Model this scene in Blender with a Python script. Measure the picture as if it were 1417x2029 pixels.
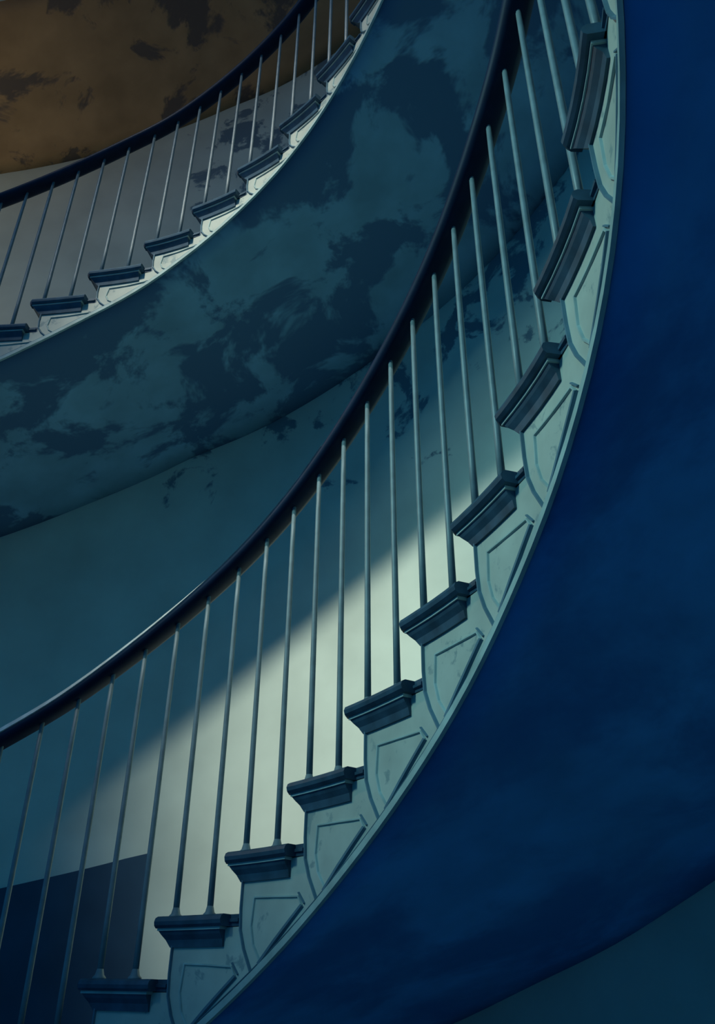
import bpy, math, random
from mathutils import Matrix, Vector, Euler, noise

random.seed(4)
for o in list(bpy.data.objects):
    bpy.data.objects.remove(o)
sc = bpy.context.scene
COL = sc.collection

# ------------------------------------------------------------------ camera
U = 0.15            # one riser in metres; the stair is laid out in risers
EYE = 1.6           # camera height above the floor
F_PX, PITCH, ROLL = 1652.6, 0.5399, -0.0244
cam_d = bpy.data.cameras.new('camera')
cam = bpy.data.objects.new('camera', cam_d)
COL.objects.link(cam)
sc.camera = cam
cam_d.sensor_fit = 'VERTICAL'
cam_d.sensor_height = 36.0
cam_d.lens = F_PX / 2029.0 * 36.0
cam_d.shift_x = 53.4 / 2029.0
cam_d.shift_y = -3.5 / 2029.0
cam_d.clip_start = 0.05
cam_d.clip_end = 200
cp, sp, cr_, sr_ = math.cos(PITCH), math.sin(PITCH), math.cos(ROLL), math.sin(ROLL)
M = Matrix(((1, 0, 0), (0, cp, -sp), (0, sp, cp))) @ Matrix(((cr_, 0, sr_), (0, 1, 0), (-sr_, 0, cr_)))
rgt, fwd, upv = M.col[0], M.col[1], M.col[2]
mw = Matrix(((rgt[0], upv[0], -fwd[0], 0), (rgt[1], upv[1], -fwd[1], 0), (rgt[2], upv[2], -fwd[2], EYE), (0, 0, 0, 1)))
cam.matrix_world = mw


def wp(x, y, z):
    """riser units relative to the eye -> world metres"""
    return Vector((x * U, y * U, z * U + EYE))


# ------------------------------------------------------------------ world
w = bpy.data.worlds.new('world')
sc.world = w
w.use_nodes = True
bg = w.node_tree.nodes['Background']
bg.inputs[0].default_value = (0.004, 0.115, 0.30, 1)
bg.inputs[1].default_value = 0.92

sc.view_settings.view_transform = 'Standard'
sc.view_settings.look = 'None'
sc.view_settings.gamma = 1
sc.view_settings.use_curve_mapping = False
sc.view_settings.exposure = 0.0


def spot(name, pos, target, energy, size_deg, blend, radius, color):
    d = bpy.data.lights.new(name, 'SPOT')
    d.energy = energy
    d.spot_size = math.radians(size_deg)
    d.spot_blend = blend
    d.shadow_soft_size = radius
    d.color = color
    o = bpy.data.objects.new(name, d)
    COL.objects.link(o)
    p = wp(*pos)
    o.location = p
    o.rotation_euler = (wp(*target) - p).to_track_quat('-Z', 'Y').to_euler()
    return o


# daylight falling down the well from the lantern high on the left
spot('lantern_beam', (-30.4, -36.1, 90), (1.3, 24.5, 6.6), 11000, 9.2, 0.9, 0.5, (1.0, 0.97, 0.84))
# fill spot added on the left for the stringers and balusters
spot('left_fill', (-30, -6, 30), (2.6, 11.0, 11.0), 860, 34, 1.0, 0.5, (0.50, 0.95, 0.90))
spot('upper_fill', (-26, -12, 46), (-4, 21, 27), 42, 36, 1.0, 0.5, (1.0, 0.92, 0.66))  # second added fill, for the upper flight
# warm fill added out of view on the left, tints the top underside
spot('warm_fill_spot', (-18, 14, 20), (-13.5, 22, 36), 15, 60, 1.0, 0.2, (1.0, 0.42, 0.06))
lp = bpy.data.lights.new('warm_fill_point', 'POINT')  # added point fill for the wall behind the upper flight
lp.energy = 62
lp.color = (1.0, 0.72, 0.44)
lp.shadow_soft_size = 0.15
lo = bpy.data.objects.new('warm_fill_point', lp)
COL.objects.link(lo)
lo.location = wp(-27, 21.0, 22)


# ------------------------------------------------------------------ plan curve of the well
T0 = -9
CP = [(-17.542, 19.018), (-15.948, 19.288), (-14.342, 19.45), (-12.723, 19.505), (-11.088, 19.451), (-9.427, 19.292),
      (-7.734, 19.028), (-6.024, 18.668), (-4.51, 18.124), (-3.06, 17.398), (-1.714, 16.498), (-0.543, 15.43),
      (0.467, 14.176), (1.346, 12.778), (2.07, 11.318), (2.602, 9.853), (2.98, 8.351), (3.137, 6.758), (3.052, 5.31),
      (2.691, 3.883), (2.045, 2.458)]
ZA, HR, NT, DU = 1.407, 6.75, 21.445, -4.125
UB = (0.264, 0.770)
W = 8.0           # stair width


def _cr(t):
    x = t - T0
    i = int(min(max(math.floor(x), 1), len(CP) - 3))
    f = x - i
    out = []
    for k in (0, 1):
        a, b, c, d = CP[i - 1][k], CP[i][k], CP[i + 1][k], CP[i + 2][k]
        out.append(.5 * (2 * b + (-a + c) * f + (2 * a - 5 * b + 4 * c - d) * f * f + (-a + 3 * b - 3 * c + d) * f ** 3))
    return out


def curve(t):
    lo_, hi = -8.0, 9.999
    if t < lo_ or t > hi:
        e = lo_ if t < lo_ else hi
        p = _cr(e)
        g = tangent(e)
        return [p[0] + g[0] * (t - e) * 1.62, p[1] + g[1] * (t - e) * 1.62]
    return _cr(t)


def tangent(t):
    t = min(max(t, -7.9), 9.9)
    a, b = _cr(t - .25), _cr(t + .25)
    dx, dy = b[0] - a[0], b[1] - a[1]
    l = math.hypot(dx, dy)
    return dx / l, dy / l


def P(t, o, z):
    """point on the stair: t along the walk in treads, o outwards from the baluster line, z in risers"""
    c = curve(t)
    g = tangent(t)
    return wp(c[0] - g[1] * o, c[1] + g[0] * o, z)


# ------------------------------------------------------------------ materials
def mat(name, base, rough=0.6, dark=None, scale=3.0, lo_=0.5, hi=0.56, detail=6, bump=0.0, mottle=0.25,
        mottle_scale=5.0, spec=0.3, zmask=None, light=None, xmask=None):
    m = bpy.data.materials.new(name)
    m.use_nodes = True
    nt = m.node_tree
    n, l = nt.nodes, nt.links
    b = n['Principled BSDF']
    b.inputs['Roughness'].default_value = rough
    b.inputs['Specular IOR Level'].default_value = spec
    tc = n.new('ShaderNodeTexCoord')
    n1 = n.new('ShaderNodeTexNoise')
    n1.inputs['Scale'].default_value = mottle_scale
    n1.inputs['Detail'].default_value = 5
    l.new(tc.outputs['Object'], n1.inputs['Vector'])
    r1 = n.new('ShaderNodeMapRange')
    r1.inputs[1].default_value = .3
    r1.inputs[2].default_value = .7
    r1.inputs[3].default_value = 1 - mottle
    r1.inputs[4].default_value = 1 + mottle
    l.new(n1.outputs[0], r1.inputs[0])
    mx = n.new('ShaderNodeMix')
    mx.data_type = 'RGBA'
    mx.blend_type = 'MULTIPLY'
    mx.inputs[0].default_value = 1
    mx.inputs[6].default_value = (*base, 1)
    l.new(r1.outputs[0], mx.inputs[7])
    col = mx.outputs[2]

    def blotch(col, colour, sc_, a, c, seed, zm):
        mp = n.new('ShaderNodeMapping')
        mp.inputs['Location'].default_value = (seed, seed * .7, seed * .3)
        l.new(tc.outputs['Object'], mp.inputs['Vector'])
        n2 = n.new('ShaderNodeTexNoise')
        n2.inputs['Scale'].default_value = sc_
        n2.inputs['Detail'].default_value = detail
        n2.inputs['Roughness'].default_value = .62
        n2.inputs['Distortion'].default_value = .35
        l.new(mp.outputs[0], n2.inputs['Vector'])
        src = n2.outputs[0]
        if zm:
            sep = n.new('ShaderNodeSeparateXYZ')
            l.new(tc.outputs['Object'], sep.inputs[0])
            rz = n.new('ShaderNodeMapRange')
            rz.inputs[1].default_value, rz.inputs[2].default_value = zm[0], zm[1]
            rz.inputs[3].default_value, rz.inputs[4].default_value = -.3, 0
            l.new(sep.outputs[2], rz.inputs[0])
            ad = n.new('ShaderNodeMath')
            ad.operation = 'ADD'
            l.new(src, ad.inputs[0])
            l.new(rz.outputs[0], ad.inputs[1])
            src = ad.outputs[0]
            if xmask:
                rx = n.new('ShaderNodeMapRange')
                rx.inputs[1].default_value, rx.inputs[2].default_value = xmask
                rx.inputs[3].default_value, rx.inputs[4].default_value = -.25, 0
                l.new(sep.outputs[0], rx.inputs[0])
                ax = n.new('ShaderNodeMath')
                ax.operation = 'ADD'
                l.new(src, ax.inputs[0])
                l.new(rx.outputs[0], ax.inputs[1])
                src = ax.outputs[0]
        rp = n.new('ShaderNodeMapRange')
        rp.interpolation_type = 'SMOOTHSTEP'
        rp.inputs[1].default_value, rp.inputs[2].default_value = a, c
        l.new(src, rp.inputs[0])
        m2 = n.new('ShaderNodeMix')
        m2.data_type = 'RGBA'
        l.new(rp.outputs[0], m2.inputs[0])
        l.new(col, m2.inputs[6])
        m2.inputs[7].default_value = (*colour, 1)
        return m2.outputs[2], rp.outputs[0]

    h = n1.outputs[0]
    if dark:
        col, h = blotch(col, dark, scale, lo_, hi, 3.1, zmask)
    if light:
        col, _ = blotch(col, light, scale * 1.6, .60, .64, 11.7, zmask)
    l.new(col, b.inputs['Base Color'])
    if bump:
        bp = n.new('ShaderNodeBump')
        bp.inputs['Strength'].default_value = bump
        bp.inputs['Distance'].default_value = -.01
        l.new(h, bp.inputs['Height'])
        l.new(bp.outputs[0], b.inputs['Normal'])
    return m


MAT = dict(
    wall=mat('wall_plaster', (.58, .72, .62), .85, dark=(.16, .26, .30), scale=3.2, lo_=.51, hi=.57, bump=.25, mottle=.10,
             mottle_scale=3, zmask=(3.4, 4.4), xmask=(-1.5, -.9)),
    soffit=mat('peeling_soffit_plaster', (.21, .44, .58), .85, dark=(.09, .20, .33), scale=2.3, lo_=.485, hi=.56, detail=5, bump=.3,
               mottle=.18, mottle_scale=4),
    soffit_brown=mat('brown_soffit_plaster', (.34, .26, .15), .85, dark=(.13, .12, .11), scale=2.0, lo_=.53, hi=.60,  # browner base than the other soffits, with grey blotches
                     detail=5, bump=.3, mottle=.18, mottle_scale=4),
    soffit_blue=mat('dark_blue_soffit', (.07, .37, .78), .75, dark=(.035, .22, .54), scale=1.7, lo_=.42, hi=.64,  # deeper blue than the upper soffit
                    bump=.08, mottle=.22, mottle_scale=3),
    paint=mat('pale_stringer_paint', (.51, .58, .50), .6, dark=(.30, .40, .38), scale=16, lo_=.58, hi=.66, mottle=.12,
              mottle_scale=9),
    mould=mat('shaded_moulding_paint', (.11, .22, .28), .6, mottle=.2, mottle_scale=14),  # shadow lines of the mouldings put into a darker colour
    bead=mat('worn_bead_paint', (.40, .55, .52), .55, mottle=.2, mottle_scale=14),
    tread=mat('dark_tread_wood', (.04, .10, .15), .5, mottle=.3, mottle_scale=20),
    riser=mat('pale_riser_paint', (.50, .62, .56), .7, mottle=.15),
    iron=mat('blue_grey_iron_paint', (.20, .28, .30), .45, mottle=.15, mottle_scale=25, spec=.5),
    rail=mat('dark_polished_rail_wood', (.004, .017, .048), .45, mottle=.2, mottle_scale=20, spec=.3),
    rail_sheen=mat('painted_rail_sheen', (.78, .84, .76), .5, mottle=.2, mottle_scale=20),  # pale colour paints the highlight on the rail's upper edge
    wall_shadow=mat('painted_wall_shadow', (.03, .085, .14), .7, mottle=.15),  # dark colour stands for shade on the wall
    floor=mat('stone_floor', (.16, .22, .26), .7, mottle=.2),
)


# ------------------------------------------------------------------ mesh helpers
def mesh(name, v, f, m, parent=None, smooth=False):
    d = bpy.data.meshes.new(name)
    d.from_pydata([tuple(q) for q in v], [], f)
    d.validate()
    d.update()
    import bmesh
    bm = bmesh.new()
    bm.from_mesh(d)
    bmesh.ops.recalc_face_normals(bm, faces=bm.faces)
    bm.to_mesh(d)
    bm.free()
    if smooth:
        for p in d.polygons:
            p.use_smooth = True
    d.materials.append(MAT[m])
    o = bpy.data.objects.new(name, d)
    COL.objects.link(o)
    o.parent = parent
    return o


def thing(name, label, cat, group=None):
    o = bpy.data.objects.new(name, None)
    o.empty_display_size = .1
    COL.objects.link(o)
    o['label'] = label
    o['category'] = cat
    if group:
        o['group'] = group
    return o


def loft(rings, closed=True, caps=True):
    v, f = [], []
    k = len(rings[0])
    for r in rings:
        v += r
    for i in range(len(rings) - 1):
        for j in range(k if closed else k - 1):
            a = i * k + j
            b = i * k + (j + 1) % k
            f.append((a, b, b + k, a + k))
    if caps:
        f.append(tuple(range(k - 1, -1, -1)))
        f.append(tuple(range((len(rings) - 1) * k, len(rings) * k)))
    return v, f


def sweep(poly, width, o_in, o_out, tz):
    """raised moulding that follows a (t, z) polyline on the stringer face; tz maps local (a, b) to (t, z)"""
    n = len(poly)
    closed = poly[0] == poly[-1]
    pts = poly[:-1] if closed else poly
    n = len(pts)
    rings = []
    asp = 1.62
    for i in range(n):
        p = pts[i]
        a = pts[(i - 1) % n] if (closed or i > 0) else None
        c = pts[(i + 1) % n] if (closed or i < n - 1) else None
        ds = []
        for q, r in ((a, p), (p, c)):
            if q is None or r is None:
                continue
            dx, dz = (r[0] - q[0]) * asp, r[1] - q[1]
            l = math.hypot(dx, dz)
            ds.append((dx / l, dz / l))
        nx = sum(-d[1] for d in ds)
        nz = sum(d[0] for d in ds)
        l = math.hypot(nx, nz)
        nx, nz = nx / l, nz / l
        dot = max(.5, nx * -ds[0][1] + nz * ds[0][0])
        hw = width / 2 / dot
        L = tz(p[0] + nx * hw / asp, p[1] + nz * hw)
        R = tz(p[0] - nx * hw / asp, p[1] - nz * hw)
        L2 = tz(p[0] + nx * hw * .5 / asp, p[1] + nz * hw * .5)
        R2 = tz(p[0] - nx * hw * .5 / asp, p[1] - nz * hw * .5)
        rings.append([P(L[0], o_in, L[1]), P(L2[0], o_out, L2[1]), P(R2[0], o_out, R2[1]), P(R[0], o_in, R[1])])
    if closed:
        rings.append(rings[0])
    return loft(rings, True, not closed)


def fr(a, b, n):
    return [a + (b - a) * i / n for i in range(n + 1)]


PH = .32              # the risers stand this far behind the tread joints of the baluster spacing
FACE = -.12          # stringer face, towards the well
LAT = [FACE, .8, 2.4, 4.2, 6.1, W - .02]


def build_flight(label, base_z, t_first, t_last, off, soffit_mat, detail=True, SOF=2.6):
    """off: fractional start of the treads along the curve; base_z: height of the tread at t = 0"""
    root = thing('stair_flight', label, 'staircase', 'turns of the spiral stair')
    steps = []
    k = math.ceil(t_first - off)
    while k + off + 1 <= t_last + 1e-6:
        steps.append(k + off + PH)
        k += 1
    ta, tb = steps[0], steps[-1] + 1
    # soffit: smooth winding underside
    v, f = [], []
    ts = fr(ta, tb, int((tb - ta) * 5))
    os_ = [FACE + .01] + fr(.5, W - .01, 9)
    for t in ts:
        for o in os_:
            q = P(t, o, base_z + t - SOF)
            dz = .006 * noise.noise(q * 2.2) if o > .3 else 0
            v.append(q + Vector((0, 0, dz)))
        for o in os_:
            v.append(P(t, o, base_z + t - SOF + .16))
    k = len(os_)
    for i in range(len(ts) - 1):
        for j in range(k - 1):
            a = i * 2 * k + j
            f.append((a, a + 1, a + 1 + 2 * k, a + 2 * k))
            a += k
            f.append((a, a + 2 * k, a + 1 + 2 * k, a + 1))
        for j0, j1 in ((0, k), (k - 1, 2 * k - 1)):
            f.append((i * 2 * k + j0, i * 2 * k + j1, (i + 1) * 2 * k + j1, (i + 1) * 2 * k + j0))
    mesh('soffit', v, f, soffit_mat, root, True)
    # stringer: one continuous sawtooth board
    rings = []
    for s in steps:
        for a in fr(0, 1, 5):
            t = s + a
            zt, zb = base_z + s - PH - .20, base_z + t - SOF + .05
            if a == 0:
                t += .004
            rings.append([P(t, FACE, zb), P(t, FACE, zt), P(t, FACE + .14, zt), P(t, FACE + .14, zb)])
    v, f = loft(rings)
    st = mesh('stringer', v, f, 'paint', root)
    # bead and fillet along the lower edge of the stringer
    tt = fr(ta, tb, int((tb - ta) * 4))
    for z0, z1, proud, m_, nm in ((-.02, .15, .055, 'bead', 'edge_bead'), (.15, .20, .03, 'mould', 'edge_fillet')):
        rings = [[P(t, FACE, base_z + t - SOF + z0), P(t, FACE - proud, base_z + t - SOF + z0 + .02),
                  P(t, FACE - proud, base_z + t - SOF + z1 - .02), P(t, FACE, base_z + t - SOF + z1)] for t in tt]
        v, f = loft(rings)
        mesh(nm, v, f, m_, st)
    for s in steps:
        zt = base_z + s - PH

        def pz(a, o, b, s=s, zt=zt):
            return P(s + a, o, zt + b)
        # tread board with rounded nosing
        prof = [(1.03, 0), (-.13, 0), (-.18, -.03), (-.20, -.09), (-.19, -.15), (-.155, -.19), (1.03, -.19)]
        v, f = loft([[pz(a, o, b) for a, b in prof] for o in LAT])
        tr = mesh('tread', v, f, 'tread', root)
        # riser
        v, f = loft([[pz(0.0, o, -.19), pz(.035, o, -.19), pz(.035, o, -1.0), pz(0.0, o, -1.0)] for o in LAT])
        mesh('riser', v, f, 'riser', root)
        if not detail:
            continue
        # nosing returned along the open end of the tread
        oprof = [(FACE + .0, 0), (FACE - .19, 0), (FACE - .245, -.03), (FACE - .27, -.09), (FACE - .255, -.15), (FACE - .21, -.19), (FACE + .0, -.19)]
        rings = []
        for a in [-.195, -.15] + fr(0, .86, 4):
            sh = .07 if a == -.195 else 0
            rings.append([pz(a, o + (sh if o < FACE - .1 else 0), b) for o, b in oprof])
        v, f = loft(rings)
        mesh('return_nosing', v, f, 'tread', tr)
        # cove under the nosing: pale fillet over a dark cove
        v, f = loft([[pz(a, FACE, -.19), pz(a, FACE - .17, -.19), pz(a, FACE - .17, -.235), pz(a + (.03 if a < -.1 else 0), FACE, -.235)] for a in fr(-.15, .80, 4)])
        mesh('fillet', v, f, 'bead', tr)
        cv = [(FACE, -.235), (FACE - .15, -.235), (FACE - .12, -.30), (FACE - .06, -.38), (FACE - .04, -.50), (FACE, -.50)]
        v, f = loft([[pz((-.14 + (-.235 - b) / .265 * .135) if i == 0 else a, o, b) for o, b in cv] for i, a in enumerate(fr(-.14, .78, 5))])
        mesh('cove_moulding', v, f, 'tread', tr)
        v, f = loft([[pz(.035, o, -.19), pz(-.15, o, -.19), pz(-.12, o, -.26), pz(-.06, o, -.38), pz(-.01, o, -.50), pz(.035, o, -.50)] for o in LAT])
        mesh('front_cove', v, f, 'tread', tr)
        # moulded panel and bracket line on the stringer face

        def tz(a, b, s=s, zt=zt):
            if b < -.44:
                b = -.44 + (b + .44) * (SOF - PH - a - .44) / (2.6 - a - .44)
            return s + a, zt + b
        pan = [(.985, -1.14), (.93, -.94), (.55, -.86), (.22, -.82), (.19, -1.35), (.24, -1.70), (.36, -2.02)]
        v, f = sweep(pan, .05, FACE, FACE - .03, tz)
        mesh('panel_moulding', v, f, 'bead', st)
        v, f = sweep([(.345, -2.06), (.58, -1.70), (.80, -1.40), (.995, -1.14)], .11, FACE, FACE - .045, tz)
        mesh('panel_sill', v, f, 'mould', st)
        brk = [(.02, -.44), (.015, -1.0), (.03, -1.40), (.10, -1.75), (.23, -2.18)]
        v, f = sweep(brk, .05, FACE, FACE - .045, tz)
        mesh('bracket_moulding', v, f, 'mould', st)
        v, f = sweep([(.93, -.86), (1.03, -1.12)], .04, FACE, FACE - .03, tz)
        mesh('bracket_fillet', v, f, 'mould', st)
        lip = [(.80, -.10), (1.0, -.10)]
        v, f = sweep(lip, .09, FACE, FACE - .05, tz)
        mesh('tread_lip', v, f, 'tread', tr)
    return root, steps


def build_balustrade(label, base_z, steps, ta, tb, sheen_to=None):
    root = thing('curved_balustrade', label, 'balustrade', 'balustrades of the spiral stair')
    # handrail
    prof = [(-.14, .0), (-.23, .05), (-.27, .13), (-.28, .20), (-.16, .34), (-.07, .37), (.07, .37), (.16, .34), (.28, .20), (.27, .13), (.23, .05), (.14, .0)]
    rings = [[P(t, o, base_z + t - .5 + HR + b) for o, b in prof] for t in fr(ta, tb, int((tb - ta) * 8))]
    v, f = loft(rings)
    mesh('handrail', v, f, 'rail', root, True)
    # rail sheen built as a pale strip on the well side, fading out up the flight
    if sheen_to is not None:
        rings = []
        tt = fr(ta, sheen_to, int((sheen_to - ta) * 8))
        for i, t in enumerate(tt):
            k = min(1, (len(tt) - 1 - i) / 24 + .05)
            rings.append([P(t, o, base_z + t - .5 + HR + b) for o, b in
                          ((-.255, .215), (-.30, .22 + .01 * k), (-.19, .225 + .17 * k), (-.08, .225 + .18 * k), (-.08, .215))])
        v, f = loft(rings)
        mesh('sheen_strip', v, f, 'rail_sheen', root.children[0])
    for s in steps:
        for u in UB:
            t = s - PH + u
            if t < ta or t > tb:
                continue
            z0, z1 = base_z + s - PH, base_z + t - .5 + HR + .03
            c = P(t, 0, z0)
            g = tangent(t)
            nl_ = (-g[1], g[0])

            def ring(z, r):
                out = []
                for q in range(8):
                    a = 2 * math.pi * (q + .5) / 8
                    x, y = math.cos(a) * r * U, math.sin(a) * r * U
                    out.append(Vector((c.x + g[0] * x + nl_[0] * y, c.y + g[1] * x + nl_[1] * y, EYE + z * U)))
                return out
            v, f = loft([ring(z0 + .02, .062), ring(z0 + 1.2, .058), ring(z1 - .9, .052), ring(z1, .046)])
            b = mesh('baluster', v, f, 'iron', root, True)
            v, f = loft([ring(z0 - .005, .135), ring(z0 + .03, .13), ring(z0 + .07, .09), ring(z0 + .17, .062)])
            mesh('base_collar', v, f, 'iron', b, True)
    return root


# ------------------------------------------------------------------ the setting
def struct(o):
    o['kind'] = 'structure'
    return o


ts = fr(-34, 22, 150)
rings = []
zs = [-1.6 / U] + fr(-8, 84, 6)
v, f = [], []
for t in ts:
    for z in zs:
        v.append(P(t, W, z))
    for z in zs:
        v.append(P(t, W + 1.2, z))
k = len(zs)
for i in range(len(ts) - 1):
    for j in range(k - 1):
        a = i * 2 * k + j
        f.append((a, a + 1, a + 1 + 2 * k, a + 2 * k))
        a += k
        f.append((a, a + 2 * k, a + 1 + 2 * k, a + 1))
    for j0, j1 in ((0, k), (k - 1, 2 * k - 1)):
        f.append((i * 2 * k + j0, i * 2 * k + j1, (i + 1) * 2 * k + j1, (i + 1) * 2 * k + j0))
struct(mesh('wall_back', v, f, 'wall', None, False))
for p in bpy.data.objects['wall_back'].data.polygons:
    p.use_smooth = abs(p.normal.z) < .5

v = [wp(x, y, -EYE / U - d) for d in (0, .6) for x, y in ((-80, -60), (60, -60), (60, 60), (-80, 60))]
f = [(0, 1, 2, 3), (7, 6, 5, 4), (0, 4, 5, 1), (1, 5, 6, 2), (2, 6, 7, 3), (3, 7, 4, 0)]
struct(mesh('floor', v, f, 'floor'))

# shadow on the wall behind the lowest balusters, built as a dark panel
rings = []
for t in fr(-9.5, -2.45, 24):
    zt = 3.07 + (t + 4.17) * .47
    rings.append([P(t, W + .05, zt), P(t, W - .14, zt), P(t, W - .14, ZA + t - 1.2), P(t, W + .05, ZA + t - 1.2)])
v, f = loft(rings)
struct(mesh('shadow_panel_1', v, f, 'wall_shadow'))

# ------------------------------------------------------------------ the stair
fl1, st1 = build_flight('lower spiral flight crossing the middle, bright panelled stringer over a dark blue underside',
                        ZA, -8, 10, 0.0, 'soffit_blue')
fl2, st2 = build_flight('upper spiral flight at upper left with peeling blotched underside',
                        ZA + NT, -16, 10, DU - math.floor(DU), 'soffit', SOF=2.08)
fl3, st3 = build_flight('topmost flight, only its brown underside seen in the top left corner',
                        ZA + 2 * NT + 1.1, -16, 10, .7, 'soffit_brown', detail=False, SOF=2.1)
build_balustrade('near balustrade with long thin balusters sweeping from bottom left to top right', ZA, st1, -7.9, 9.9, sheen_to=2.5)
build_balustrade('smaller balustrade on the upper flight at top left', ZA + NT, st2, -8.7, 9.9)
